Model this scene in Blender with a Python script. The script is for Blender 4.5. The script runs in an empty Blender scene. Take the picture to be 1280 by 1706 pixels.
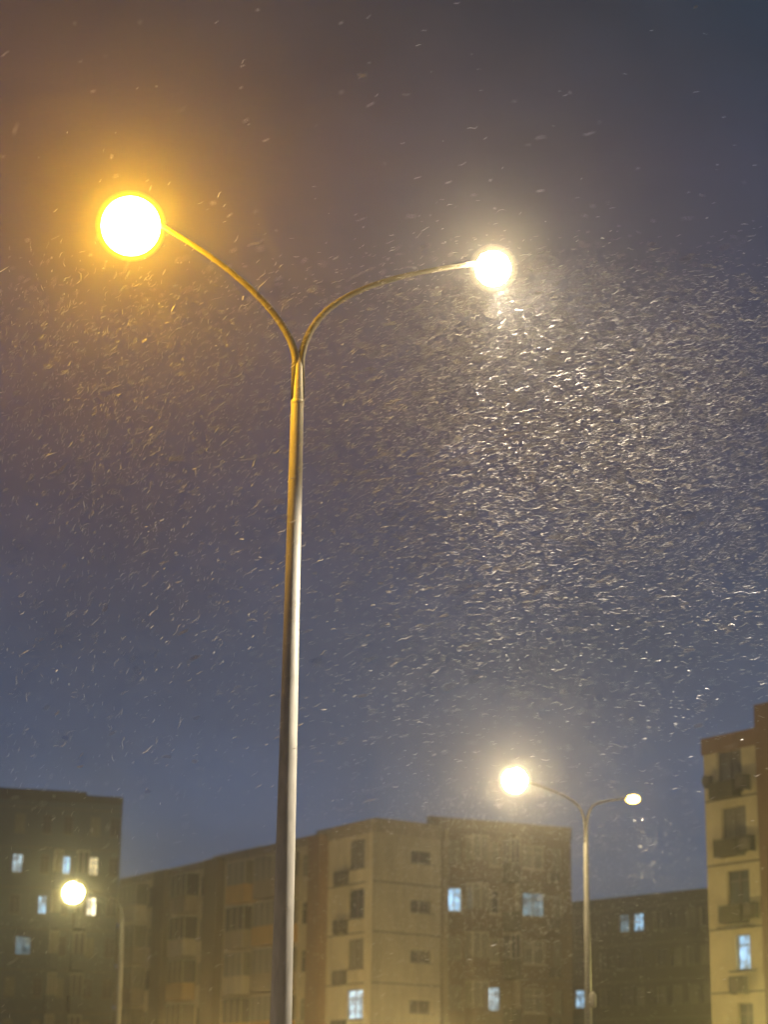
import bpy, bmesh, math, random
import numpy as np
from mathutils import Vector, Matrix, Euler
R = math.radians
random.seed(7); rng = np.random.default_rng(11)
S = bpy.context.scene
COL = S.collection

# ------------------------------------------------------------------ camera
F_PX, PX_W, PX_H = 3380.0, 1280.0, 1706.0
cd = bpy.data.cameras.new('camera'); cam = bpy.data.objects.new('camera', cd); COL.objects.link(cam)
cd.sensor_fit = 'HORIZONTAL'; cd.sensor_width = 36.0; cd.lens = F_PX / PX_W * 36.0
cd.clip_start = 0.1; cd.clip_end = 3000
cam.location = (0, 0, 1.6)
PITCH, ROLL = R(16.6), R(0.77)
CAM_M = (Matrix.Rotation(0, 3, 'Z') @ Matrix.Rotation(R(90) + PITCH, 3, 'X') @ Matrix.Rotation(ROLL, 3, 'Z'))
cam.rotation_euler = CAM_M.to_euler()
cd.dof.use_dof = True; cd.dof.focus_distance = 27.0; cd.dof.aperture_fstop = 1.4
S.camera = cam

# ------------------------------------------------------------------ world: overcast city night sky
W = bpy.data.worlds.new('World'); S.world = W; W.use_nodes = True
nt = W.node_tree; nt.nodes.clear()
def N(t, tree=None, **kw):
    n = (tree or nt).nodes.new(t)
    for k, v in kw.items(): setattr(n, k, v)
    return n
L = nt.links.new
out = N('ShaderNodeOutputWorld'); bg = N('ShaderNodeBackground'); L(bg.outputs[0], out.inputs[0])
tc = N('ShaderNodeTexCoord'); sep = N('ShaderNodeSeparateXYZ'); L(tc.outputs['Generated'], sep.inputs[0])
ramp = N('ShaderNodeValToRGB'); L(sep.outputs['Z'], ramp.inputs[0])
el = ramp.color_ramp.elements
el[0].position = 0.0; el[0].color = (0.09, 0.135, 0.23, 1)
el[1].position = 1.0; el[1].color = (0.06, 0.05, 0.07, 1)
for p, c in ((0.14, (0.070, 0.112, 0.215)), (0.22, (0.066, 0.086, 0.145)), (0.33, (0.080, 0.067, 0.104)), (0.44, (0.079, 0.056, 0.082)), (0.52, (0.046, 0.042, 0.058))):
    e = el.new(p); e.color = (*c, 1)
# warmer to the west (left), bluer to the east (right)
mr = N('ShaderNodeMapRange'); L(sep.outputs['X'], mr.inputs[0]); mr.inputs[1].default_value = -0.17; mr.inputs[2].default_value = 0.18
side = N('ShaderNodeValToRGB'); L(mr.outputs[0], side.inputs[0])
side.color_ramp.elements[0].color = (1.15, 0.98, 0.85, 1); side.color_ramp.elements[1].color = (0.48, 0.90, 1.05, 1)
mx = N('ShaderNodeMix', data_type='RGBA', blend_type='MULTIPLY'); mx.inputs[0].default_value = 1
hi = N('ShaderNodeMapRange'); L(sep.outputs['Z'], hi.inputs[0]); hi.inputs[1].default_value = 0.15; hi.inputs[2].default_value = 0.5
L(hi.outputs[0], mx.inputs[0])
L(ramp.outputs[0], mx.inputs[6]); L(side.outputs[0], mx.inputs[7])
nz = N('ShaderNodeTexNoise'); nz.inputs['Scale'].default_value = 7; nz.inputs['Detail'].default_value = 12; nz.inputs['Roughness'].default_value = 0.7
mp = N('ShaderNodeMapping'); mp.inputs['Scale'].default_value = (1, 1, 1.6); L(tc.outputs['Generated'], mp.inputs[0]); L(mp.outputs[0], nz.inputs[0])
nr = N('ShaderNodeMapRange'); L(nz.outputs[0], nr.inputs[0]); nr.inputs[1].default_value = 0.3; nr.inputs[2].default_value = 0.7; nr.inputs[3].default_value = 0.80; nr.inputs[4].default_value = 1.20
mx2 = N('ShaderNodeVectorMath', operation='SCALE'); L(mx.outputs[2], mx2.inputs[0]); L(nr.outputs[0], mx2.inputs['Scale'])
L(mx2.outputs[0], bg.inputs[0]); bg.inputs[1].default_value = .92

S.view_settings.view_transform = 'Standard'; S.view_settings.look = 'None'
S.view_settings.exposure = 0; S.view_settings.gamma = 1
cy = S.cycles
cy.use_denoising = True; cy.max_bounces = 4; cy.diffuse_bounces = 2; cy.glossy_bounces = 2; cy.transmission_bounces = 2
cy.volume_bounces = 0; cy.transparent_max_bounces = 12; cy.sample_clamp_indirect = 3; cy.use_light_tree = True
cy.caustics_reflective = False; cy.caustics_refractive = False

# ------------------------------------------------------------------ placement helpers
CM = Matrix.Translation(cam.location) @ CAM_M.to_4x4()
def ray(px, py):
    return (CAM_M @ Vector(((px - PX_W/2) / F_PX, -(py - PX_H/2) / F_PX, -1))).normalized()
def at(px, py, Y):
    d = ray(px, py); return cam.location + d * (Y / d.y)
def at_h(px, py, z):
    d = ray(px, py); return cam.location + d * ((z - cam.location.z) / d.z)

# ------------------------------------------------------------------ materials
def mat(name, base, rough=0.8, spec=0.3, metal=0.0, var=0.0, scale=3.0, base2=None, bump=0.0, stretch=(1, 1, 1)):
    m = bpy.data.materials.new(name); m.use_nodes = True; t = m.node_tree; b = t.nodes['Principled BSDF']
    b.inputs['Roughness'].default_value = rough; b.inputs['Specular IOR Level'].default_value = spec; b.inputs['Metallic'].default_value = metal
    b.inputs['Base Color'].default_value = (*base, 1)
    if var > 0 or base2:
        tcn = t.nodes.new('ShaderNodeTexCoord'); mpn = t.nodes.new('ShaderNodeMapping'); mpn.inputs['Scale'].default_value = stretch
        n = t.nodes.new('ShaderNodeTexNoise'); n.inputs['Scale'].default_value = scale; n.inputs['Detail'].default_value = 7; n.inputs['Roughness'].default_value = 0.65
        t.links.new(tcn.outputs['Object'], mpn.inputs[0]); t.links.new(mpn.outputs[0], n.inputs[0])
        r = t.nodes.new('ShaderNodeValToRGB'); t.links.new(n.outputs[0], r.inputs[0])
        lo = base2 or tuple(c * (1 - var) for c in base)
        r.color_ramp.elements[0].position = 0.36; r.color_ramp.elements[0].color = (*lo, 1)
        r.color_ramp.elements[1].position = 0.62; r.color_ramp.elements[1].color = (*base, 1)
        t.links.new(r.outputs[0], b.inputs['Base Color'])
        if bump:
            bp = t.nodes.new('ShaderNodeBump'); bp.inputs['Strength'].default_value = bump; bp.inputs['Distance'].default_value = 0.03
            t.links.new(n.outputs[0], bp.inputs['Height']); t.links.new(bp.outputs[0], b.inputs['Normal'])
    return m
def emit(name, col, strength):
    m = bpy.data.materials.new(name); m.use_nodes = True; t = m.node_tree; t.nodes.clear()
    e = t.nodes.new('ShaderNodeEmission'); o = t.nodes.new('ShaderNodeOutputMaterial')
    e.inputs[0].default_value = (*col, 1); e.inputs[1].default_value = strength; t.links.new(e.outputs[0], o.inputs[0]); return m
def lit_window(name, col, strength):
    m = bpy.data.materials.new(name); m.use_nodes = True; t = m.node_tree; t.nodes.clear()
    e = t.nodes.new('ShaderNodeEmission'); o = t.nodes.new('ShaderNodeOutputMaterial')
    c = t.nodes.new('ShaderNodeTexCoord'); n = t.nodes.new('ShaderNodeTexNoise'); n.inputs['Scale'].default_value = 1.7; n.inputs['Detail'].default_value = 2
    r = t.nodes.new('ShaderNodeMapRange'); r.inputs[1].default_value = .35; r.inputs[2].default_value = .65; r.inputs[3].default_value = strength * .22; r.inputs[4].default_value = strength * 1.5
    e.inputs[0].default_value = (*col, 1)
    t.links.new(c.outputs['Object'], n.inputs[0]); t.links.new(n.outputs[0], r.inputs[0]); t.links.new(r.outputs[0], e.inputs[1]); t.links.new(e.outputs[0], o.inputs[0]); return m
M = dict(
    pole=mat('pole_paint', (.46, .44, .39), .45, .5, var=.32, scale=9, stretch=(1, 1, .22)),
    arm=mat('arm_shade_paint', (.11, .10, .09), .55, .3, var=.2, scale=6),  # arms coloured darker than the pole to stand for their dimmer light
    housing=mat('housing_grey', (.25, .25, .25), .5),
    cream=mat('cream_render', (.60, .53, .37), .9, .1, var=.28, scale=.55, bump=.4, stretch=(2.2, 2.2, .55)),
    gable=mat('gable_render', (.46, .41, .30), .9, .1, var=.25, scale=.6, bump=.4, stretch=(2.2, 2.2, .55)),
    tan=mat('tan_render', (.33, .27, .19), .9, .1, var=.3, scale=.5, bump=.4, stretch=(2.2, 2.2, .55)),
    brown=mat('brown_render', (.165, .118, .072), .9, .1, var=.3, scale=.6, bump=.4, stretch=(2.2, 2.2, .55)),
    redbrown=mat('red_brown_render', (.24, .145, .085), .9, .1, var=.25, scale=.8, bump=.3, stretch=(2.2, 2.2, .55)),
    ochre=mat('ochre_paint', (.52, .33, .10), .85, .1, var=.2, scale=1.0),
    dark=mat('dark_render', (.05, .043, .033), .9, .1, var=.3, scale=.4, stretch=(2.2, 2.2, .55)),
    grey=mat('grey_render', (.085, .11, .14), .9, .1, var=.3, scale=.3, stretch=(2.2, 2.2, .55)),
    seam=mat('seam_sealant', (.13, .11, .08), .95, .05),
    frame=mat('window_frame', (.42, .38, .30), .6, .3),
    dframe=mat('dark_frame', (.12, .10, .08), .6, .3),
    glass=mat('dark_glass', (.02, .02, .018), .22, .5),
    curtain=mat('curtained_glass', (.20, .18, .13), .35, .4, var=.5, scale=2.5, stretch=(4, 4, .4)),
    metal=mat('air_conditioner_case', (.08, .07, .05), .6, .3, var=.4, scale=3),
    rail=mat('balcony_panel', (.08, .07, .04), .8, .2, var=.35, scale=2),
    roofing=mat('roofing_felt', (.09, .08, .06), .95, .1, var=.3, scale=1),
    asphalt=mat('asphalt', (.05, .05, .052), .7, .3, var=.4, scale=2),
    snowy=mat('snowy_ground', (.45, .45, .48), .9, .2, var=.6, scale=.15),
    kerb=mat('kerb_stone', (.3, .3, .3), .8, .2, var=.3, scale=2),
    paint=mat('road_paint', (.7, .7, .7), .7, .2),
    blue=lit_window('lit_window_blue', (.42, .72, 1.0), 1.15),
    bluedim=lit_window('lit_window_dim', (.30, .52, .66), .42),
    blueglow=lit_window('lit_window_white', (.66, .88, 1.0), 1.1),
    warmbright=lit_window('lit_window_bright', (1.0, .92, .65), 2.2),
    warm=lit_window('lit_window_warm', (1.0, .82, .45), .8),
)

# ------------------------------------------------------------------ mesh helpers
def obj(name, bm, m, parent=None, smooth=False):
    me = bpy.data.meshes.new(name)
    bmesh.ops.recalc_face_normals(bm, faces=bm.faces)
    bm.to_mesh(me); bm.free()
    for x in (m if isinstance(m, (list, tuple)) else [m]): me.materials.append(x)
    if smooth: me.polygons.foreach_set('use_smooth', [True] * len(me.polygons))
    o = bpy.data.objects.new(name, me); COL.objects.link(o)
    if parent is not None: o.parent = parent
    return o
def thing(name, label, cat, loc=(0, 0, 0), group=None):
    o = bpy.data.objects.new(name, None); COL.objects.link(o); o.location = loc
    o['label'] = label; o['category'] = cat
    if group: o['group'] = group
    return o
def boxm(bm, o, u, v, w, a0, a1, b0, b1, c0, c1, mi=0):
    """box between coordinates along axes u, v, w from origin o"""
    vs = [bm.verts.new(o + u*a + v*b + w*c) for a in (a0, a1) for b in (b0, b1) for c in (c0, c1)]
    for f in ((0,1,3,2), (4,6,7,5), (0,4,5,1), (2,3,7,6), (0,2,6,4), (1,5,7,3)):
        fc = bm.faces.new([vs[i] for i in f]); fc.material_index = mi
def tube(bm, pts, rads, seg=20, cap=True):
    pts = [Vector(p) for p in pts]; rings = []
    for i, p in enumerate(pts):
        t = (pts[min(i+1, len(pts)-1)] - pts[max(i-1, 0)]).normalized()
        a = Vector((0, 1, 0)) if abs(t.y) < .9 else Vector((1, 0, 0))
        x = t.cross(a).normalized(); y = t.cross(x).normalized()
        rings.append([bm.verts.new(p + (x*math.cos(2*math.pi*k/seg) + y*math.sin(2*math.pi*k/seg)) * rads[i]) for k in range(seg)])
    for r0, r1 in zip(rings, rings[1:]):
        for k in range(seg): bm.faces.new((r0[k], r0[(k+1) % seg], r1[(k+1) % seg], r1[k]))
    if cap: bm.faces.new(rings[0][::-1]); bm.faces.new(rings[-1])
def bez(p0, p1, p2, p3, n):
    r = []
    for i in range(n+1):
        t = i/n; s = 1-t
        r.append(p0*s**3 + p1*3*s*s*t + p2*3*s*t*t + p3*t**3)
    return r
UP = Vector((0, 0, 1))
def sheet(name, pts, z, m, kind='structure'):
    bm = bmesh.new(); bm.faces.new([bm.verts.new((x, y, z)) for x, y in pts]); o = obj(name, bm, m)
    if kind: o['kind'] = kind
    return o

# ------------------------------------------------------------------ ground, road, pavement (all below the frame)
sheet('ground', [(-1200, -600), (1200, -600), (1200, 1800), (-1200, 1800)], 0.0, M['snowy'])
rd = Vector((.18, 1, 0)).normalized(); rn = Vector((1, -.18, 0)).normalized()
def strip(a, b, y0=-80, y1=420):
    o = Vector((-1.2, 24, 0)); return [tuple((o + rn*s + rd*t)[:2]) for s, t in ((a, y0), (b, y0), (b, y1), (a, y1))]
sheet('road', strip(1.5, 15.5), .004, M['asphalt'])
for s in (0.8, 15.5):
    bm = bmesh.new(); boxm(bm, Vector((-1.2, 24, 0)), rn, rd, UP, s, s+.7 if s < 5 else s+3.0, -80, 420, -.05, .13); o = obj('pavement', bm, M['kerb']); o['kind'] = 'structure'
bm = bmesh.new()
for t in range(-60, 400, 9): boxm(bm, Vector((-1.2, 24, 0)), rn, rd, UP, 8.42, 8.58, t, t+5, .005, .009)
o = obj('lane_marking', bm, M['paint']); o['kind'] = 'structure'

# ------------------------------------------------------------------ street lamps
def light_spot(name, loc, direction, power, col, angle, parent, blend=.4, size=.08):
    ld = bpy.data.lights.new(name, 'SPOT'); ld.energy = power; ld.color = col; ld.spot_size = R(angle); ld.spot_blend = blend; ld.shadow_soft_size = size
    o = bpy.data.objects.new(name, ld); COL.objects.link(o); o.parent = parent
    o.location = loc; o.rotation_euler = Vector(direction).to_track_quat('-Z', 'Y').to_euler(); return o
def lantern(root, p, out_dir, rad, col, strength, squash=1.0, spot=None, shell=None):
    """housing cap above a glowing bowl; p = centre of the bowl relative to the root"""
    out_dir = Vector(out_dir).normalized()
    bm = bmesh.new()                                   # housing: flattened pear with a socket towards the arm
    hr = rad * .62
    seg = 20
    prof = [(-1.0, .10), (-.85, .34), (-.4, .62), (0, .74), (.4, .66), (.8, .34), (.95, .05)]
    rings = []
    sidev = out_dir.cross(UP).normalized()
    for t, w in prof:
        c = p + out_dir * (t*hr*1.25) + UP * (rad*squash*.80)
        rings.append([bm.verts.new(c + sidev*math.cos(2*math.pi*k/seg)*w*hr + UP*math.sin(2*math.pi*k/seg)*w*hr*.42) for k in range(seg)])
    for a, b in zip(rings, rings[1:]):
        for k in range(seg): bm.faces.new((a[k], a[(k+1) % seg], b[(k+1) % seg], b[k]))
    bm.faces.new(rings[0]); bm.faces.new(rings[-1])
    h = obj('lantern', bm, M['housing'], root, True)
    bm = bmesh.new(); bmesh.ops.create_icosphere(bm, subdivisions=4, radius=rad)
    for v in bm.verts: v.co = Vector((v.co.x, v.co.y, v.co.z*squash)) + p
    obj('glowing_bowl', bm, emit('lamp_glow', col, strength), h, True)
    if shell:  # nested glowing shells stand for the glare ring around the lamp
        gm = bpy.data.materials.new('glare_glow'); gm.use_nodes = True; gt = gm.node_tree; gt.nodes.clear()
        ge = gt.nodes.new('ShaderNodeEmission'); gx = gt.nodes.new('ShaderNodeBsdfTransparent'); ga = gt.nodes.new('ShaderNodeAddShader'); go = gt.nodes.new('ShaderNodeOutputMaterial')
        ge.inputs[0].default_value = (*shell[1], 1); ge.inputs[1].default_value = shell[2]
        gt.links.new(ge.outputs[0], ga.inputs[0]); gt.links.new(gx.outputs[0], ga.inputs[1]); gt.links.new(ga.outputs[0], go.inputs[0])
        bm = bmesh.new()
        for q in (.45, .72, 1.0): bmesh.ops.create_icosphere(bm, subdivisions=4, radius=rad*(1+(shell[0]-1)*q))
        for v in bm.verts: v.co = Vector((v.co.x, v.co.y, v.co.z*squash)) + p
        obj('glare_shell', bm, gm, h, True)
    if spot:
        d, power, ang, scol = spot
        light_spot('lamp_beam', p + UP*(-rad*squash - .06), d, power, scol, ang, root)
LAMP_H = 12.3
YEL = (1.0, .58, .10); WHT = (1.0, .80, .46)
def street_lamp(label, base_px, Y, fork_z, arms, r0, r1, group='tall street lamps', box=None):
    b = at(base_px[0], base_px[1], Y); base = Vector((b.x, b.y, 0))
    root = thing('street_lamp', label, 'street lamp', base, group)
    n = 1; bm = bmesh.new()
    zs = [0, fork_z-.62, fork_z-.1, fork_z+.08]
    tube(bm, [(0, 0, z) for z in zs], [r0, r1, r1*.8, r1*.35], 32)
    obj('pole', bm, M['pole'], root, True)
    bm = bmesh.new(); tube(bm, [(0, 0, 0), (0, 0, .03)], [r0*2.1]*2, 24)
    for k in range(4):
        a = k*math.pi/2 + .78; tube(bm, [(r0*1.7*math.cos(a), r0*1.7*math.sin(a), .03), (r0*1.7*math.cos(a), r0*1.7*math.sin(a), .09)], [.02]*2, 6)
    obj('base_plate', bm, M['housing'], root)
    bm = bmesh.new(); zz = fork_z - .62; rr = r1 + .004
    tube(bm, [(0, 0, zz), (0, 0, zz+.02), (0, 0, zz+.05), (0, 0, zz+.07)], [rr-.006, rr, rr, rr-.006], 32, False)
    obj('collar', bm, M['pole'], root, True)
    bm = bmesh.new(); boxm(bm, Vector((0, -r0*.98, 1.0)), Vector((1, 0, 0)), Vector((0, 1, 0)), UP, -.07, .07, -.012, .02, 0, .32); obj('access_door', bm, M['housing'], root)
    if box:
        bz, bx = box; bm = bmesh.new(); tube(bm, [(bx, -.05, bz-.26), (bx, -.05, bz-.2), (bx, -.05, bz+.16), (bx, -.05, bz+.26)], [.08, .14, .14, .06], 14); obj('control_box', bm, M['pole'], root, True)
    for a in arms:
        tip = Vector(a['tip']) - base; hor = Vector((tip.x, tip.y, 0)); ln = hor.length; hd = hor / ln
        off = hd * (r1*.42)
        p0 = off + UP*(fork_z - .55); pa = off + UP*fork_z
        e = tip + UP*(a['rad']*a.get('squash', 1)*.25) - hd*a['rad']*.8
        c1 = pa + UP*a.get('c1', .95) + hd*.08; c2 = e - hd*(ln*a.get('c2', .66)) - UP*a.get('drop', .30)
        pts = [p0] + bez(pa, c1, c2, e, 22)
        bm = bmesh.new(); m_ = len(pts); tube(bm, pts, [r1*.66 - (r1*.66-.030)*(i/(m_-1))**.75 for i in range(m_)], 16)
        obj('arm', bm, M['arm'], root, True)
        lantern(root, tip, hd, a['rad'], a['col'], a['strength'], a.get('squash', 1), a.get('spot'), a.get('shell'))
    return root
def tipat(px, py): return at_h(px, py, LAMP_H)
# the near lamp: sodium orange head to the left, white head to the right
street_lamp('nearest tall double-armed street lamp with a large orange and a smaller white glowing head', (468, 1706), 24.0, 10.75, [
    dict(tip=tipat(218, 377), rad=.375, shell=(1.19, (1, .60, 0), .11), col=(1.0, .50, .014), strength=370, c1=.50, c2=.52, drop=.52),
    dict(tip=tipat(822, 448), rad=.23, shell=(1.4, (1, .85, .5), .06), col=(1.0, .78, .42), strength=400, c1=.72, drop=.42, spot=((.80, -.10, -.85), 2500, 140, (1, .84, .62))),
], .142, .080)
# the second lamp further down the road
street_lamp('middle-distance double-armed street lamp, bright round head left and small oval head right', (981, 1706), 69.5, 11.2, [
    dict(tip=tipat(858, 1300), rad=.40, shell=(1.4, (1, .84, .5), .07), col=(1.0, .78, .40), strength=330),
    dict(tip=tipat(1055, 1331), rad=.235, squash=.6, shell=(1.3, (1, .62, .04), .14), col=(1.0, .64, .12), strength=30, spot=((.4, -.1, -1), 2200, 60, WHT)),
], .155, .085, box=(at(985, 1665, 69.5).z, .13))
street_lamp('far street lamp with one yellow-white head in front of the tower block', (196, 1706), 103.0, 10.9, [
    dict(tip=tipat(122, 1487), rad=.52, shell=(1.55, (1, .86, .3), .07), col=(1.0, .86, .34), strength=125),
], .185, .10)
# added floodlight, unseen outside the frame: it lights the near pole from the right
def side_lamp(x, y, h, aim, power, col):
    root = thing('added_floodlight', 'added floodlight mast, out of view, lighting the near pole from the right', 'lamp', (x, y, 0))
    bm = bmesh.new(); tube(bm, [(0, 0, 0), (0, 0, .4), (0, 0, .45), (0, 0, h)], [.14, .14, .08, .055], 16); obj('pole', bm, M['housing'], root, True)
    p = Vector((0, 0, h+.12)); d = (Vector(aim) - Vector((x, y, h))).normalized(); sv = d.cross(UP).normalized(); uv = sv.cross(d)
    bm = bmesh.new(); boxm(bm, p, sv, uv, d, -.22, .22, -.16, .16, -.12, .08); hd = obj('lamp_housing', bm, M['housing'], root)
    bm = bmesh.new(); boxm(bm, p, sv, uv, d, -.18, .18, -.12, .12, .082, .09); obj('lamp_glass', bm, emit('flood_glow', col, 30), hd)
    light_spot('flood_beam', p + d*.15, d, power, col, 62, root, .5, .12)
side_lamp(6.4, 23.8, 7.5, (-1.2, 24, 5.0), 9000, (1, .86, .66))

def yard_lamp(x, y, h, power, col, label, rad=.2):
    root = thing('yard_lamp', label, 'lamp', (x, y, 0), 'low lamps in front of the buildings')
    bm = bmesh.new(); tube(bm, [(0, 0, 0), (0, 0, .3), (0, 0, .35), (0, 0, h-.25)], [.11, .11, .06, .045], 12); obj('pole', bm, M['housing'], root, True)
    bm = bmesh.new(); tube(bm, [(0, 0, h-.27), (0, 0, h-.2)], [.12, .15], 12); obj('collar', bm, M['housing'], root, True)
    bm = bmesh.new(); bmesh.ops.create_icosphere(bm, subdivisions=2, radius=rad)
    for v in bm.verts: v.co.z += h
    obj('glowing_bowl', bm, emit('yard_glow', col, power/(math.pi*math.pi*4*rad*rad)), root, True)
SOD = (1.0, .66, .20)
yard_lamp(-9, 110, 3.4, 2700, SOD, 'short post with a round amber lamp before the long cream block')
yard_lamp(1.5, 100, 3.2, 4000, (1, .72, .25), 'short post with a round amber lamp before the cream block corner')
yard_lamp(16.8, 77, 4.2, 4200, (1, .80, .24), 'short post with a round yellow lamp beside the yellowish right-edge block')

# ------------------------------------------------------------------ buildings
def facade(wall, P, u, n, Lf, H, holes, mi, depth=.18, z0=0.0):
    """wall sheet with real rectangular openings and reveals. holes: (a0,a1,z0,z1)"""
    us = sorted({0, Lf, *[h[0] for h in holes], *[h[1] for h in holes]}); zs = sorted({z0, H, *[h[2] for h in holes], *[h[3] for h in holes]})
    us = [x for x in us if 0 <= x <= Lf]; zs = [z for z in zs if z0 <= z <= H]
    vd = {}
    def V(a, z):
        k = (round(a, 3), round(z, 3))
        if k not in vd: vd[k] = wall.verts.new(P + u*a + UP*z)
        return vd[k]
    for a0, a1 in zip(us, us[1:]):
        for c0, c1 in zip(zs, zs[1:]):
            am, cm = (a0+a1)/2, (c0+c1)/2
            if any(h[0] < am < h[1] and h[2] < cm < h[3] for h in holes): continue
            f = wall.faces.new((V(a0, c0), V(a1, c0), V(a1, c1), V(a0, c1))); f.material_index = mi
    for h in holes:
        q = [(h[0], h[2]), (h[1], h[2]), (h[1], h[3]), (h[0], h[3])]
        for (a, c), (b, d) in zip(q, q[1:] + q[:1]):
            f = wall.faces.new([wall.verts.new(p) for p in (P+u*a+UP*c, P+u*b+UP*d, P+u*b+UP*d-n*depth, P+u*a+UP*c-n*depth)]); f.material_index = mi
def window(bld, P, u, n, a0, a1, z0, z1, pane, fm='frame', mull=1, depth=.14, sill=True, label=None):
    bm = bmesh.new(); t = .055
    g = P - n*depth
    def bar(x0, x1, y0, y1, p=.05): boxm(bm, g, u, UP, n, x0, x1, y0, y1, -.03, p)
    e = .004
    bar(a0+e, a0+t, z0+e, z1-e); bar(a1-t, a1-e, z0+e, z1-e); bar(a0+t, a1-t, z0+e, z0+t); bar(a0+t, a1-t, z1-t, z1-e)
    w = a1-a0
    for k in range(mull):
        c = a0 + w*(k+1)/(mull+1); bar(c-.03, c+.03, z0+t, z1-t)
    if z1-z0 > 1.3:
        c = z1 - (z1-z0)*.3; bar(a0+t, a1-t, c-.025, c+.025, .045)
    if sill: boxm(bm, P, u, UP, n, a0-.06, a1+.06, z0-.07, z0-.004, -.1, .09)
    f = obj('window', bm, M[fm], bld)
    if label: f['label'] = label
    bm = bmesh.new(); boxm(bm, g, u, UP, n, a0+.02, a1-.02, z0+.02, z1-.02, -.028, 0.0)
    obj('pane', bm, M[pane], f)
def aircon(bld, P, u, n, a, z, w=.85, h=.6):
    bm = bmesh.new(); boxm(bm, P, u, UP, n, a, a+w, z, z+h, .08, .42)
    boxm(bm, P, u, UP, n, a+.08, a+.13, z-.1, z-.003, 0, .42); boxm(bm, P, u, UP, n, a+w-.13, a+w-.08, z-.1, z-.003, 0, .42)
    o = obj('air_conditioner', bm, M['metal'], bld)
    bm = bmesh.new(); c = P + u*(a+w*.42) + UP*(z+h/2) + n*.42
    tube(bm, [c, c+n*.02], [h*.4]*2, 16); obj('fan_grille', bm, M['dframe'], o)
def balcony(bld, P, u, n, a0, a1, z, panel, glazed=True, proj=1.0, hh=1.0, top=2.55, pane='curtain'):
    bm = bmesh.new()
    boxm(bm, P, u, UP, n, a0, a1, z-.14, z, .003, proj)
    boxm(bm, P, u, UP, n, a0, a1, z, z+hh, proj-.07, proj-.002); boxm(bm, P, u, UP, n, a0+.002, a0+.07, z, z+hh, .003, proj-.07); boxm(bm, P, u, UP, n, a1-.07, a1-.002, z, z+hh, .003, proj-.07)
    b = obj('balcony', bm, M[panel], bld)
    if glazed:
        bm = bmesh.new(); k = max(2, int((a1-a0)/.8))
        for i in range(k+1):
            c = a0 + .03 + (a1-a0-.06)*i/k; boxm(bm, P, u, UP, n, c-.028, c+.028, z+hh+.002, z+top-.07, proj-.06, proj-.012)
        boxm(bm, P, u, UP, n, a0, a1, z+top-.07, z+top, .003, proj)
        obj('balcony_frame', bm, M['frame'], b)
        bm = bmesh.new(); boxm(bm, P, u, UP, n, a0+.06, a1-.06, z+hh+.002, z+top-.072, proj-.04, proj-.03)
        boxm(bm, P, u, UP, n, a0+.02, a0+.03, z+hh+.002, z+top-.072, .003, proj-.06); boxm(bm, P, u, UP, n, a1-.03, a1-.02, z+hh+.002, z+top-.072, .003, proj-.06)
        obj('balcony_glass', bm, M[pane], b)
def parapet(bld, P, u, n, a0, a1, z0, z1, m, proj=.12, th=.3):
    bm = bmesh.new(); boxm(bm, P, u, UP, n, a0, a1, z0, z1, -th, proj); return obj('parapet', bm, M[m], bld)
def roofcap(bld, pts, z, m='roofing'):
    bm = bmesh.new(); bm.faces.new([bm.verts.new((p.x, p.y, z)) for p in pts]); return obj('roof', bm, M[m], bld)
def seams(bld, P, u, n, a0, a1, zs, m='seam'):
    for z in zs:
        bm = bmesh.new(); boxm(bm, P, u, UP, n, a0, a1, z-.045, z+.045, -.02, .012); obj('floor_band', bm, M[m], bld)

SH = 2.9
# ---- long slab block, centre (corner at px 622)
G = 'apartment blocks around the street'
C0 = at(622, 1375, 120); C0 = Vector((C0.x, C0.y, 0))
E0 = at_h(203, 1447, 19.0); E0 = Vector((E0.x, E0.y, 0))
print('slab left end', E0, 'corner', C0, 'h at corner', at(622, 1375, 120).z)
K0 = at(735, 1378, 123.2); K0 = Vector((K0.x, K0.y, 0))
ZT = at(622, 1376, 120).z           # wall top
bld = thing('apartment_building', 'long cream and brown apartment block with lit corner, crossed by the near pole', 'building', (0, 0, 0), G)
u = (E0 - C0); LF = u.length; u /= LF; n = Vector((u.y, -u.x, 0));
if n.y > 0: n = -n
ug = (K0 - C0); LG = ug.length; ug /= LG; ng = Vector((ug.y, -ug.x, 0))
if ng.y > 0: ng = -ng
tops = [ZT - .25 - SH*k for k in range(0, 6)]        # storey ceilings
def a_of(px, P=C0, uu=u):                             # distance along a facade seen at pixel column px (level y 1550)
    d = ray(px, 1550); o = cam.location
    # solve o + d t = P + uu a  in xy
    det = d.x*(-uu.y) + uu.x*d.y
    rx, ry = P.x - o.x, P.y - o.y
    return (d.x*ry - d.y*rx) / (-(d.x*uu.y - d.y*uu.x)) * -1 if False else ((d.x*ry - d.y*rx) / (d.y*uu.x - d.x*uu.y))
A = {px: a_of(px) for px in (555, 580, 606, 545, 525, 500, 440, 372, 350, 284, 265, 205)}
print(A, LF, LG)
holes = []; wins = []; walls = bmesh.new()
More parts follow.
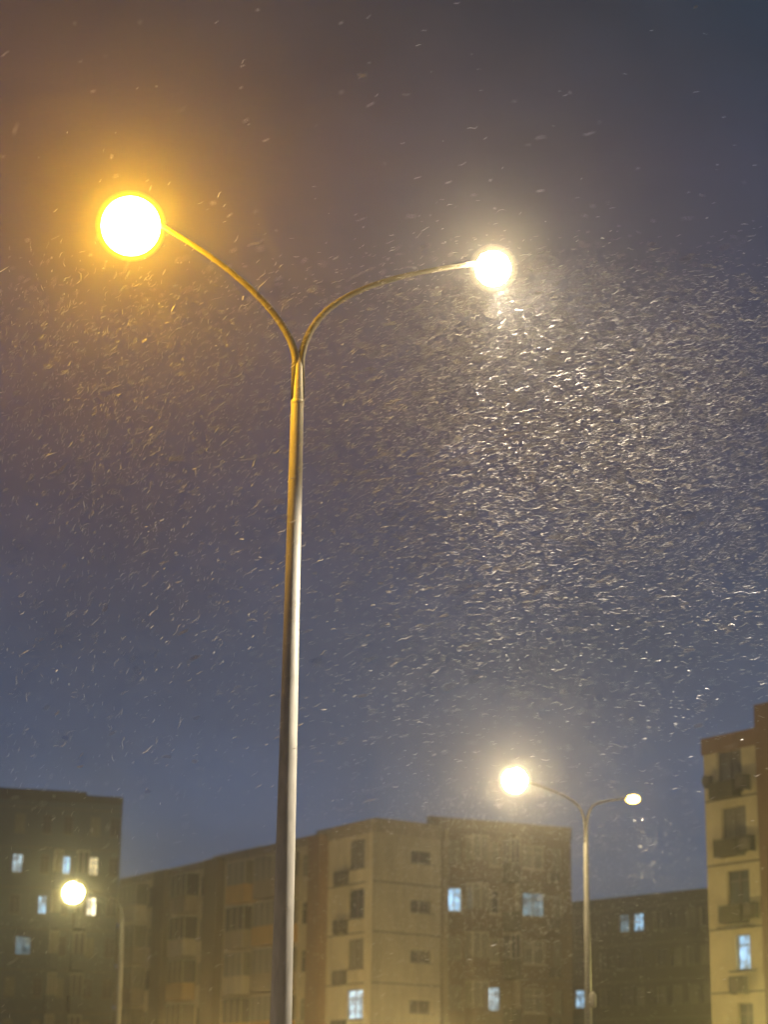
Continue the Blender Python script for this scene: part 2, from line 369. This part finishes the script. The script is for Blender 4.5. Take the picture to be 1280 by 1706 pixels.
# section 1: corner bay with tall windows
for k in range(6):
    zt = tops[k]
    holes.append((A[606], A[580], zt-2.05, zt-.35)); wins.append((A[606], A[580], zt-2.05, zt-.35, 'blueglow' if k == 3 else ('glass' if k % 2 else 'curtain'), 'dframe', 1))
def bay(a0, a1, kinds):
    w = a1 - a0
    for k in range(6):
        zt = tops[k]
        for (f0, f1, h0, h1) in kinds:
            p = random.choice(['glass', 'glass', 'curtain', 'curtain'])
            holes.append((a0+w*f0, a0+w*f1, zt-h1, zt-h0)); wins.append((a0+w*f0, a0+w*f1, zt-h1, zt-h0, p, random.choice(['frame', 'dframe']), 1))
bay(A[525], A[440]+.6, [(.08, .26, .55, 1.95), (.80, .94, .55, 1.95)])
bay(A[440]+.6, A[372], [(.62, .90, .55, 1.95)])
bay(A[350], A[284], [(.10, .30, .55, 1.95), (.72, .92, .55, 1.95)])
bay(A[265], A[205]-.2, [(.12, .36, .55, 1.95)])
facade(walls, C0, u, n, LF, ZT, holes, 1)
hg = []; ag = lambda px: a_of(px, C0, ug)
for k in range(6): hg.append((ag(684), ag(721), tops[k]-1.62, tops[k]-.86))
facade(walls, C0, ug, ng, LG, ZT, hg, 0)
back = [C0 + ug*LG, C0 + ug*LG + u*LF, C0 + u*LF]
for p, q in zip(back, back[1:]):
    walls.faces.new([walls.verts.new(x) for x in (p, q, q+UP*ZT, p+UP*ZT)])
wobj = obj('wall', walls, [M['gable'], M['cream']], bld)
roofcap(bld, [C0] + back, ZT-.01)
for w in wins: window(bld, C0, u, n, *w[:4], w[4], w[5], w[6])
for k, h in enumerate(hg): window(bld, C0, ug, ng, *h, 'glass', 'dframe', 1, depth=.3)
for k in range(5):
    aircon(bld, C0, u, n, A[580]-.1, tops[k]-2.86 + (.05 if k % 2 else 0), 1.25, .74)
# brown vertical piers (stairwells)
for x0, x1, mm in ((545, 525, 'redbrown'), (372, 350, 'brown'), (284, 265, 'brown')):
    bm = bmesh.new(); boxm(bm, C0, u, UP, n, A[x0], A[x1], 0, ZT+.05, .003, .62); obj('pier', bm, M[mm], bld)
seams(bld, C0, u, n, 0.02, A[545]-.02, [t-.02 for t in tops][::-1][1:])
seams(bld, C0, ug, ng, 0.02, LG-.02, [t-.02 for t in tops][::-1][1:])
# pale corner strip
bm = bmesh.new(); boxm(bm, C0, u, UP, n, -.02, A[606]-.25, 0, ZT-.1, .013, .05); obj('corner_strip', bm, M['cream'], bld)
for k in range(5):
    z = tops[k] - SH + .05
    balcony(bld, C0, u, n, A[500]+.3, A[440]-.2, z, ['tan', 'ochre', 'tan', 'ochre', 'ochre'][k])
    balcony(bld, C0, u, n, A[440]+1.0, A[372]-2.2, z, ['ochre', 'tan', 'cream', 'ochre', 'ochre'][k], pane='glass' if k % 2 else 'curtain')
    balcony(bld, C0, u, n, A[350]+2.0, A[284]-1.8, z, ['tan', 'cream', 'ochre', 'tan', 'tan'][k], pane='glass')
    balcony(bld, C0, u, n, A[265]+2.1, A[205]-1.0, z, ['cream', 'tan', 'tan', 'ochre', 'tan'][k])
for a0, a1, dz in ((-.1, A[525]-.1, .45), (A[525]-.1, A[440]+.6, .25), (A[440]+.6, A[350]-.2, .30), (A[350]-.2, A[265]-.2, .15), (A[265]-.2, LF, .2)):
    parapet(bld, C0, u, n, a0+.003, a1, ZT-.3, ZT+dz, 'tan')
parapet(bld, C0, ug, ng, .14, LG, ZT-.3, ZT+.52, 'tan')
for aa in (3.2, 9.5, 17, 24):
    bm = bmesh.new(); boxm(bm, C0, u, UP, n, aa, aa+.7, ZT, ZT+.75, -3.2, -2.4); obj('chimney', bm, M['brown'], bld)

# ---- brown block joining it on the right
K1 = at(951, 1384, 128.5); K1 = Vector((K1.x, K1.y, 0)); J0 = K0 + ug*.02 - ng*1.2
bld = thing('apartment_building', 'dark brown apartment block behind the bright middle-distance lamp head', 'building', (0, 0, 0), G)
u2 = K1 - J0; L2 = u2.length; u2 /= L2; n2 = Vector((u2.y, -u2.x, 0))
if n2.y > 0: n2 = -n2
Z2 = at(951, 1384, 128.5).z - .25
t2 = [Z2 - .3 - SH*k for k in range(6)]
b_of = lambda px: a_of(px, J0, u2)
h2 = []; w2 = []
for k in range(6):
    for (x0, x1) in ((746, 770), (806, 834), (872, 908), (922, 938)):
        zt = t2[k]; p = random.choice(['glass', 'curtain', 'curtain'])
        if k == 1 and x0 == 746: p = 'blue'
        if k == 1 and x0 == 872: p = 'bluedim'
        if k == 3 and x0 == 806: p = 'blueglow'
        h2.append((b_of(x0), b_of(x1), zt-2.0, zt-.55)); w2.append(p)
walls = bmesh.new(); facade(walls, J0, u2, n2, L2, Z2, h2, 0)
bk = [J0 + u2*L2, J0 + u2*L2 - n2*13, J0 - n2*13]
for p, q in zip(bk, bk[1:]): walls.faces.new([walls.verts.new(x) for x in (p, q, q+UP*Z2, p+UP*Z2)])
obj('wall', walls, M['brown'], bld)
roofcap(bld, [J0] + bk, Z2-.01)
for h, p in zip(h2, w2): window(bld, J0, u2, n2, *h, p, random.choice(['frame', 'dframe']), 1)
for px in (739, 858): # pale pilasters
    bm = bmesh.new(); a = b_of(px); boxm(bm, J0, u2, UP, n2, a-.16, a+.16, 0, Z2-.32, .003, .35); obj('pilaster', bm, M['tan'], bld)
for k in range(5):
    z = t2[k]-SH+.05
    balcony(bld, J0, u2, n2, b_of(775), b_of(802), z, 'brown', pane='curtain')
    balcony(bld, J0, u2, n2, b_of(838), b_of(855), z, 'rail', glazed=k % 2 == 0, pane='glass')
    aircon(bld, J0, u2, n2, b_of(912), z+.15, .7, .5)
seams(bld, J0, u2, n2, 0.02, L2-.02, [t-.02 for t in t2][::-1][1:], 'dframe')
parapet(bld, J0, u2, n2, 0, L2, Z2-.3, Z2+.45, 'brown')

# ---- yellow block on the right edge
Q0 = at_h(1171, 1216, 19.9); Q0 = Vector((Q0.x, Q0.y, 0)); print('right block', Q0)
VPd = ray(-1650, 1860); VPd = Vector((VPd.x, VPd.y, 0)).normalized(); u3 = -VPd
n3 = Vector((u3.y, -u3.x, 0));
if n3.y > 0: n3 = -n3
bld = thing('apartment_building', 'yellowish apartment block cut by the right edge of the view', 'building', (0, 0, 0), G)
Z3 = 19.2; S3 = 3.0
c_of = lambda px, P=Q0: a_of(px, P, u3)
def z_of(px, py, P=Q0, uu=u3):
    a = a_of(px, P, uu); q = P + uu*a; d = ray(px, py); t = (q.y)/d.y; return cam.location.z + d.z*t
L3a = c_of(1276); L3 = L3a + 16
rows = [z_of(1225, y) for y in (1300, 1397, 1507, 1616)]
print('rows', rows)
h3 = []; p3 = ['curtain', 'curtain', 'glass', 'blue']
for k, z in enumerate(rows):
    x0, x1 = [(1204, 1246), (1209, 1250), (1214, 1252), (1225, 1249)][k]
    hh = [1.75, 1.5, 1.6, 1.62][k]
    h3.append((c_of(x0), c_of(x1), z, z+hh))
zb = rows[-1]-3.0
while zb > 1: h3.append((c_of(1225), c_of(1250), zb, zb+1.5)); p3.append('glass'); zb -= 3.0
walls = bmesh.new(); facade(walls, Q0, u3, n3, L3a, Z3, h3, 0)
bk = [Q0 - n3*13 + u3*L3, Q0 - n3*13, Q0]
walls.faces.new([walls.verts.new(x) for x in (bk[1], bk[2], bk[2]+UP*Z3, bk[1]+UP*Z3)])
walls.faces.new([walls.verts.new(x) for x in (bk[0], bk[1], bk[1]+UP*Z3, bk[0]+UP*Z3)])
yel = mat('yellow_render', (.58, .505, .31), .9, .1, var=.22, scale=.7, bump=.4)
obj('wall', walls, yel, bld)
# projecting red-brown stair block further right
bm = bmesh.new(); boxm(bm, Q0, u3, UP, n3, L3a+.002, L3, 0, Z3+1.3, -13, .2); obj('stair_block', bm, M['redbrown'], bld)
roofcap(bld, [Q0, Q0+u3*L3a, Q0+u3*L3a-n3*13, Q0-n3*13], Z3-.01)
for i, (h, p) in enumerate(zip(h3, p3)): window(bld, Q0, u3, n3, *h, p, 'dframe', 1 if p != 'blue' else 0, depth=.2, sill=i < 3)
for k, z in enumerate(rows[:3]):
    a0 = h3[k][0]; bm = bmesh.new()
    boxm(bm, Q0, u3, UP, n3, a0-.05, h3[k][1]-.1, z-.85, z-.08, .003, .55)
    for i in range(6): boxm(bm, Q0, u3, UP, n3, a0-.03+i*.19, a0+.0+i*.19, z-.078, z+.02, .5, .53)
    obj('flower_box', bm, M['rail'], bld)
    aircon(bld, Q0, u3, n3, h3[k][1]-.05, z-.62+(0 if k else .1), .72, .62)
aircon(bld, Q0, u3, n3, c_of(1190), rows[0]-.15, .35, .5)
aircon(bld, Q0, u3, n3, h3[3][0]-.1, rows[3]-1.0, .95, .7)
bm = bmesh.new(); boxm(bm, Q0, u3, UP, n3, h3[3][0]-.75, h3[3][1]+.45, rows[3]+1.9, rows[3]+1.98, .003, .45); obj('window_hood', bm, M['rail'], bld)
bm = bmesh.new(); boxm(bm, Q0, u3, UP, n3, h3[3][0]-.3, h3[3][1]+.35, rows[3]-.09, rows[3]-.02, .003, .2); obj('window_sill', bm, M['rail'], bld)
seams(bld, Q0, u3, n3, .02, L3a-.02, sorted([z_of(1180, y) for y in (1337, 1444, 1550, 1655)]))
o = parapet(bld, Q0, u3, n3, -.05, L3a, Z3-.55, Z3+.25, 'redbrown', proj=.1)

# ---- dark block in the distance between the two
D0 = at(952, 1511, 172); D1 = at(1205, 1484, 164)
D0 = Vector((D0.x, D0.y, 0)); Z4 = at(975, 1508, 171).z; D1 = at_h(1205, 1484, Z4); D1 = Vector((D1.x, D1.y, 0))
u4 = D1 - D0; L4 = u4.length; u4 /= L4; n4 = Vector((u4.y, -u4.x, 0))
if n4.y > 0: n4 = -n4
D0 -= u4*5; L4 += 9
d_of = lambda px: a_of(px, D0, u4)
bld = thing('apartment_building', 'far unlit dark apartment block between the brown block and the yellow block', 'building', (0, 0, 0), G)
h4 = []; p4 = []
t4 = [Z4 - .5 - 2.9*k for k in range(6)]
for k in range(6):
    for j, px in enumerate((964, 1006, 1040, 1064, 1100, 1126, 1152, 1176)):
        a = d_of(px); zt = t4[k]; p = random.choice(['glass', 'glass', 'curtain'])
        if k == 0 and px == 1064: p = 'blue'
        if k == 0 and px == 1040: p = 'bluedim'
        if k == 2 and px == 964: p = 'blue'
        h4.append((a-.55, a+.55, zt-2.0, zt-.55)); p4.append(p)
walls = bmesh.new(); facade(walls, D0, u4, n4, L4, Z4, h4, 0)
bk = [D0+u4*L4, D0+u4*L4-n4*12, D0-n4*12, D0]
for p, q in zip(bk, bk[1:]): walls.faces.new([walls.verts.new(x) for x in (p, q, q+UP*Z4, p+UP*Z4)])
obj('wall', walls, M['dark'], bld); roofcap(bld, bk, Z4-.01)
for h, p in zip(h4, p4): window(bld, D0, u4, n4, *h, p, 'dframe', 1)
parapet(bld, D0, u4, n4, 0, L4, Z4-.3, Z4+.35, 'dark')
seams(bld, D0, u4, n4, 0.02, L4-.02, [t-.1 for t in t4][::-1][1:], 'dframe')

# ---- tower at the left edge
T1 = at(205, 1334, 150); Z5 = T1.z; T1 = Vector((T1.x, T1.y, 0)); T0 = at_h(-130, 1316, Z5); T0 = Vector((T0.x, T0.y, 0))
print('tower', T0, T1, Z5)
u5 = T1 - T0; L5 = u5.length; u5 /= L5; n5 = Vector((u5.y, -u5.x, 0))
if n5.y > 0: n5 = -n5
e_of = lambda px: a_of(px, T0, u5)
bld = thing('tower_block', 'dark grey flat-roofed tower block behind the yellow lamp at the left edge', 'building', (0, 0, 0), G)
h5 = []; p5 = []
lit = {(1, 22): 'blueglow', (1, 104): 'blue', (2, 68): 'blue', (3, 40): 'bluedim', (1, 150): 'warm', (2, 150): 'warmbright', (5, 232): 'warm'}
t5 = [Z5 - .7 - 2.9*k for k in range(9)]
for k in range(9):
    for px in (-100, -62, -22, 22, 40, 68, 104, 150, 184):
        if px == 40 and k != 3: continue
        if px in (22, 68) and k == 3 : continue
        a = e_of(px); zt = t5[k]; w = .95 if px == 40 else (.45 if px in (104, 68) else .55)
        p = lit.get((k, px), random.choice(['glass', 'glass', 'curtain']))
        h5.append((a-w/2-.1, a+w/2+.1, zt-1.95, zt-.6)); p5.append(p)
walls = bmesh.new(); facade(walls, T0, u5, n5, L5, Z5, h5, 0)
bk = [T0+u5*L5, T0+u5*L5-n5*16, T0-n5*16, T0]
for p, q in zip(bk, bk[1:]): walls.faces.new([walls.verts.new(x) for x in (p, q, q+UP*Z5, p+UP*Z5)])
obj('wall', walls, M['grey'], bld); roofcap(bld, bk, Z5-.01)
for h, p in zip(h5, p5): window(bld, T0, u5, n5, *h, p, 'dframe', 1)
parapet(bld, T0, u5, n5, 0, e_of(132), Z5-.3, Z5+.50, 'dark', th=.5); parapet(bld, T0, u5, n5, e_of(132)+.003, L5, Z5-.3, Z5+.25, 'dark', th=.4)
seams(bld, T0, u5, n5, 0.02, L5-.02, [t-.1 for t in t5][::-1][1:], 'dframe')
for k in range(1, 8):
    balcony(bld, T0, u5, n5, e_of(120), e_of(140), t5[k]-2.85, 'grey', pane='glass'); balcony(bld, T0, u5, n5, e_of(82), e_of(96), t5[k]-2.85, 'grey', pane='curtain')

# ------------------------------------------------------------------ wind-blown snow
def snow(regions):
    V = []; Fc = []; base = 0
    prof = np.array([.2, 1.0, .85, .1])
    for (lo, hi_, cnt, ln, th, dirf, dens) in regions:
        c = np.zeros((0, 3))
        while len(c) < cnt:
            q = rng.uniform(lo, hi_, (cnt*2, 3)); c = np.concatenate([c, q[rng.random(len(q)) < dens(q)]])
        c = c[:cnt]
        d = dirf(c); d /= np.linalg.norm(d, axis=1)[:, None]
        side = np.cross(d, np.array([0, 1, 0.0])); side /= np.linalg.norm(side, axis=1)[:, None]
        oth = np.cross(d, side)
        l = ln * rng.lognormal(0, .45, cnt)[:, None]; r = th * np.clip(rng.lognormal(-.2, .55, cnt), .3, 3)
        bend = (rng.normal(0, .10, cnt))[:, None] * l; bend2 = (rng.normal(0, .05, cnt))[:, None] * l
        ts = np.array([-.5, -.17, .17, .5])
        pts = np.zeros((cnt, 4, 3, 3))
        for i, t in enumerate(ts):
            p = c + d*l*t + side*(bend*(t*t*4-.5)) + side*bend2*math.sin(t*6) + oth*bend2*(t*2)
            for k in range(3):
                a = k*2*math.pi/3
                pts[:, i, k] = p + (side*math.cos(a) + oth*math.sin(a)) * (r*prof[i])[:, None]
        V.append(pts.reshape(-1, 3))
        tri = []
        for i in range(3):
            for k in range(3): tri.append((i*3+k, i*3+(k+1) % 3, i*3+3+(k+1) % 3, i*3+3+k))
        f = (np.array(tri)[None] + (base + np.arange(cnt)*12)[:, None, None]).reshape(-1, 4)
        Fc.append(f); base += cnt*12
    V = np.concatenate(V); Fc = np.concatenate(Fc)
    me = bpy.data.meshes.new('falling_snow'); me.vertices.add(len(V)); me.vertices.foreach_set('co', V.ravel().astype(np.float32))
    me.loops.add(Fc.size); me.loops.foreach_set('vertex_index', Fc.ravel().astype(np.int32))
    me.polygons.add(len(Fc)); me.polygons.foreach_set('loop_start', np.arange(0, Fc.size, 4, dtype=np.int32)); me.update(); me.validate()
    m = bpy.data.materials.new('snow_flake'); m.use_nodes = True; t = m.node_tree; t.nodes.clear()
    o = t.nodes.new('ShaderNodeOutputMaterial'); a = t.nodes.new('ShaderNodeBsdfDiffuse'); b = t.nodes.new('ShaderNodeBsdfTranslucent'); mxn = t.nodes.new('ShaderNodeMixShader')
    a.inputs[0].default_value = (.74, .74, .77, 1); b.inputs[0].default_value = (.74, .74, .77, 1); mxn.inputs[0].default_value = .5
    t.links.new(a.outputs[0], mxn.inputs[1]); t.links.new(b.outputs[0], mxn.inputs[2]); t.links.new(mxn.outputs[0], o.inputs[0])
    me.materials.append(m)
    ob = bpy.data.objects.new('falling_snow', me); COL.objects.link(ob)
    ob['kind'] = 'stuff'; ob['label'] = 'fine wind-blown snow glinting in the light of the street lamps'; ob['category'] = 'snow'
def wob(c, s, ph): return np.sin(c[:, 0]*s + ph + 1.7*np.sin(c[:, 2]*s*.8 + ph)) + np.cos(c[:, 2]*s*1.3 + c[:, 1]*s*.7 + ph*2)
def d_right(c):
    n_ = len(c); a = .10 + .10*wob(c, .9, 1.) + rng.normal(0, .10, n_)
    a = a + .15*(c[:, 2] > 9)
    lf = 1/(1+np.exp((c[:, 0]+1.5)*1.2))              # gusts turn downward to the left of the near pole
    a = a*(1-lf) + lf*(1.15 + rng.normal(0, .45, n_))
    return np.stack([np.cos(a), rng.normal(0, .25, n_), np.sin(a)], 1)
def d_any(c):
    n_ = len(c); a = .6 + .5*wob(c, .6, .4) + rng.normal(0, .6, n_)
    return np.stack([np.cos(a), rng.normal(0, .3, n_), np.sin(a)], 1)
def lit_density(c):                                           # density by view angle stands for the lit patches: thick right, thinner left
    s_ = c[:, 0]/c[:, 1]; e = (c[:, 2]-1.6)/c[:, 1]
    w = np.exp(-((s_-.115)/.100)**2 - ((e-.355)/.095)**2) + .12*np.exp(-((s_+.13)/.09)**2 - ((e-.37)/.07)**2) + .05*np.clip((e-.10)/.15, .15, 1)/(1+np.exp((s_-.13)/.012)*(e < .24))
    w = w / (1+np.exp((e-.436)/.010)) + .005
    return np.clip(w*(.75+.35*wob(c, 1.6, .3)), 0, 1)
def near(p, r_):
    p = np.array(p)
    return lambda c: np.exp(-((c-p)**2).sum(1)/(r_*r_)) + .03
snow([
    ((-7, 10, 2.5), (9, 33, 13.5), 42000, .054, .0025, d_right, lit_density),
    ((-3, 58, 4), (11, 74, 11.9), 5200, .08, .0052, d_any, near((3.2, 66, 9.2), 3.6)),
    ((5, 66, 6), (13, 76, 11.7), 500, .08, .006, d_any, near((9.3, 70.5, 10.6), 1.3)),
    ((-22, 95, 6), (-8, 108, 11.9), 700, .10, .007, d_any, near((-16, 102, 9.5), 3.5)),
])

# ------------------------------------------------------------------ haze
bm = bmesh.new(); boxm(bm, Vector((0, 0, 0)), Vector((1, 0, 0)), Vector((0, 1, 0)), UP, -180, 160, -40, 260, -1.0, 30.0)
hz = obj('haze', bm, bpy.data.materials.new('haze')); hz['kind'] = 'stuff'; hz['label'] = 'thin snow haze filling the street and fading far buildings'; hz['category'] = 'haze'
m = hz.data.materials[0]; m.use_nodes = True; t = m.node_tree; t.nodes.clear()
o = t.nodes.new('ShaderNodeOutputMaterial'); v = t.nodes.new('ShaderNodeVolumePrincipled'); t.links.new(v.outputs[0], o.inputs['Volume'])
v.inputs['Color'].default_value = (.93, .92, .92, 1); v.inputs['Density'].default_value = .0024; v.inputs['Anisotropy'].default_value = .90
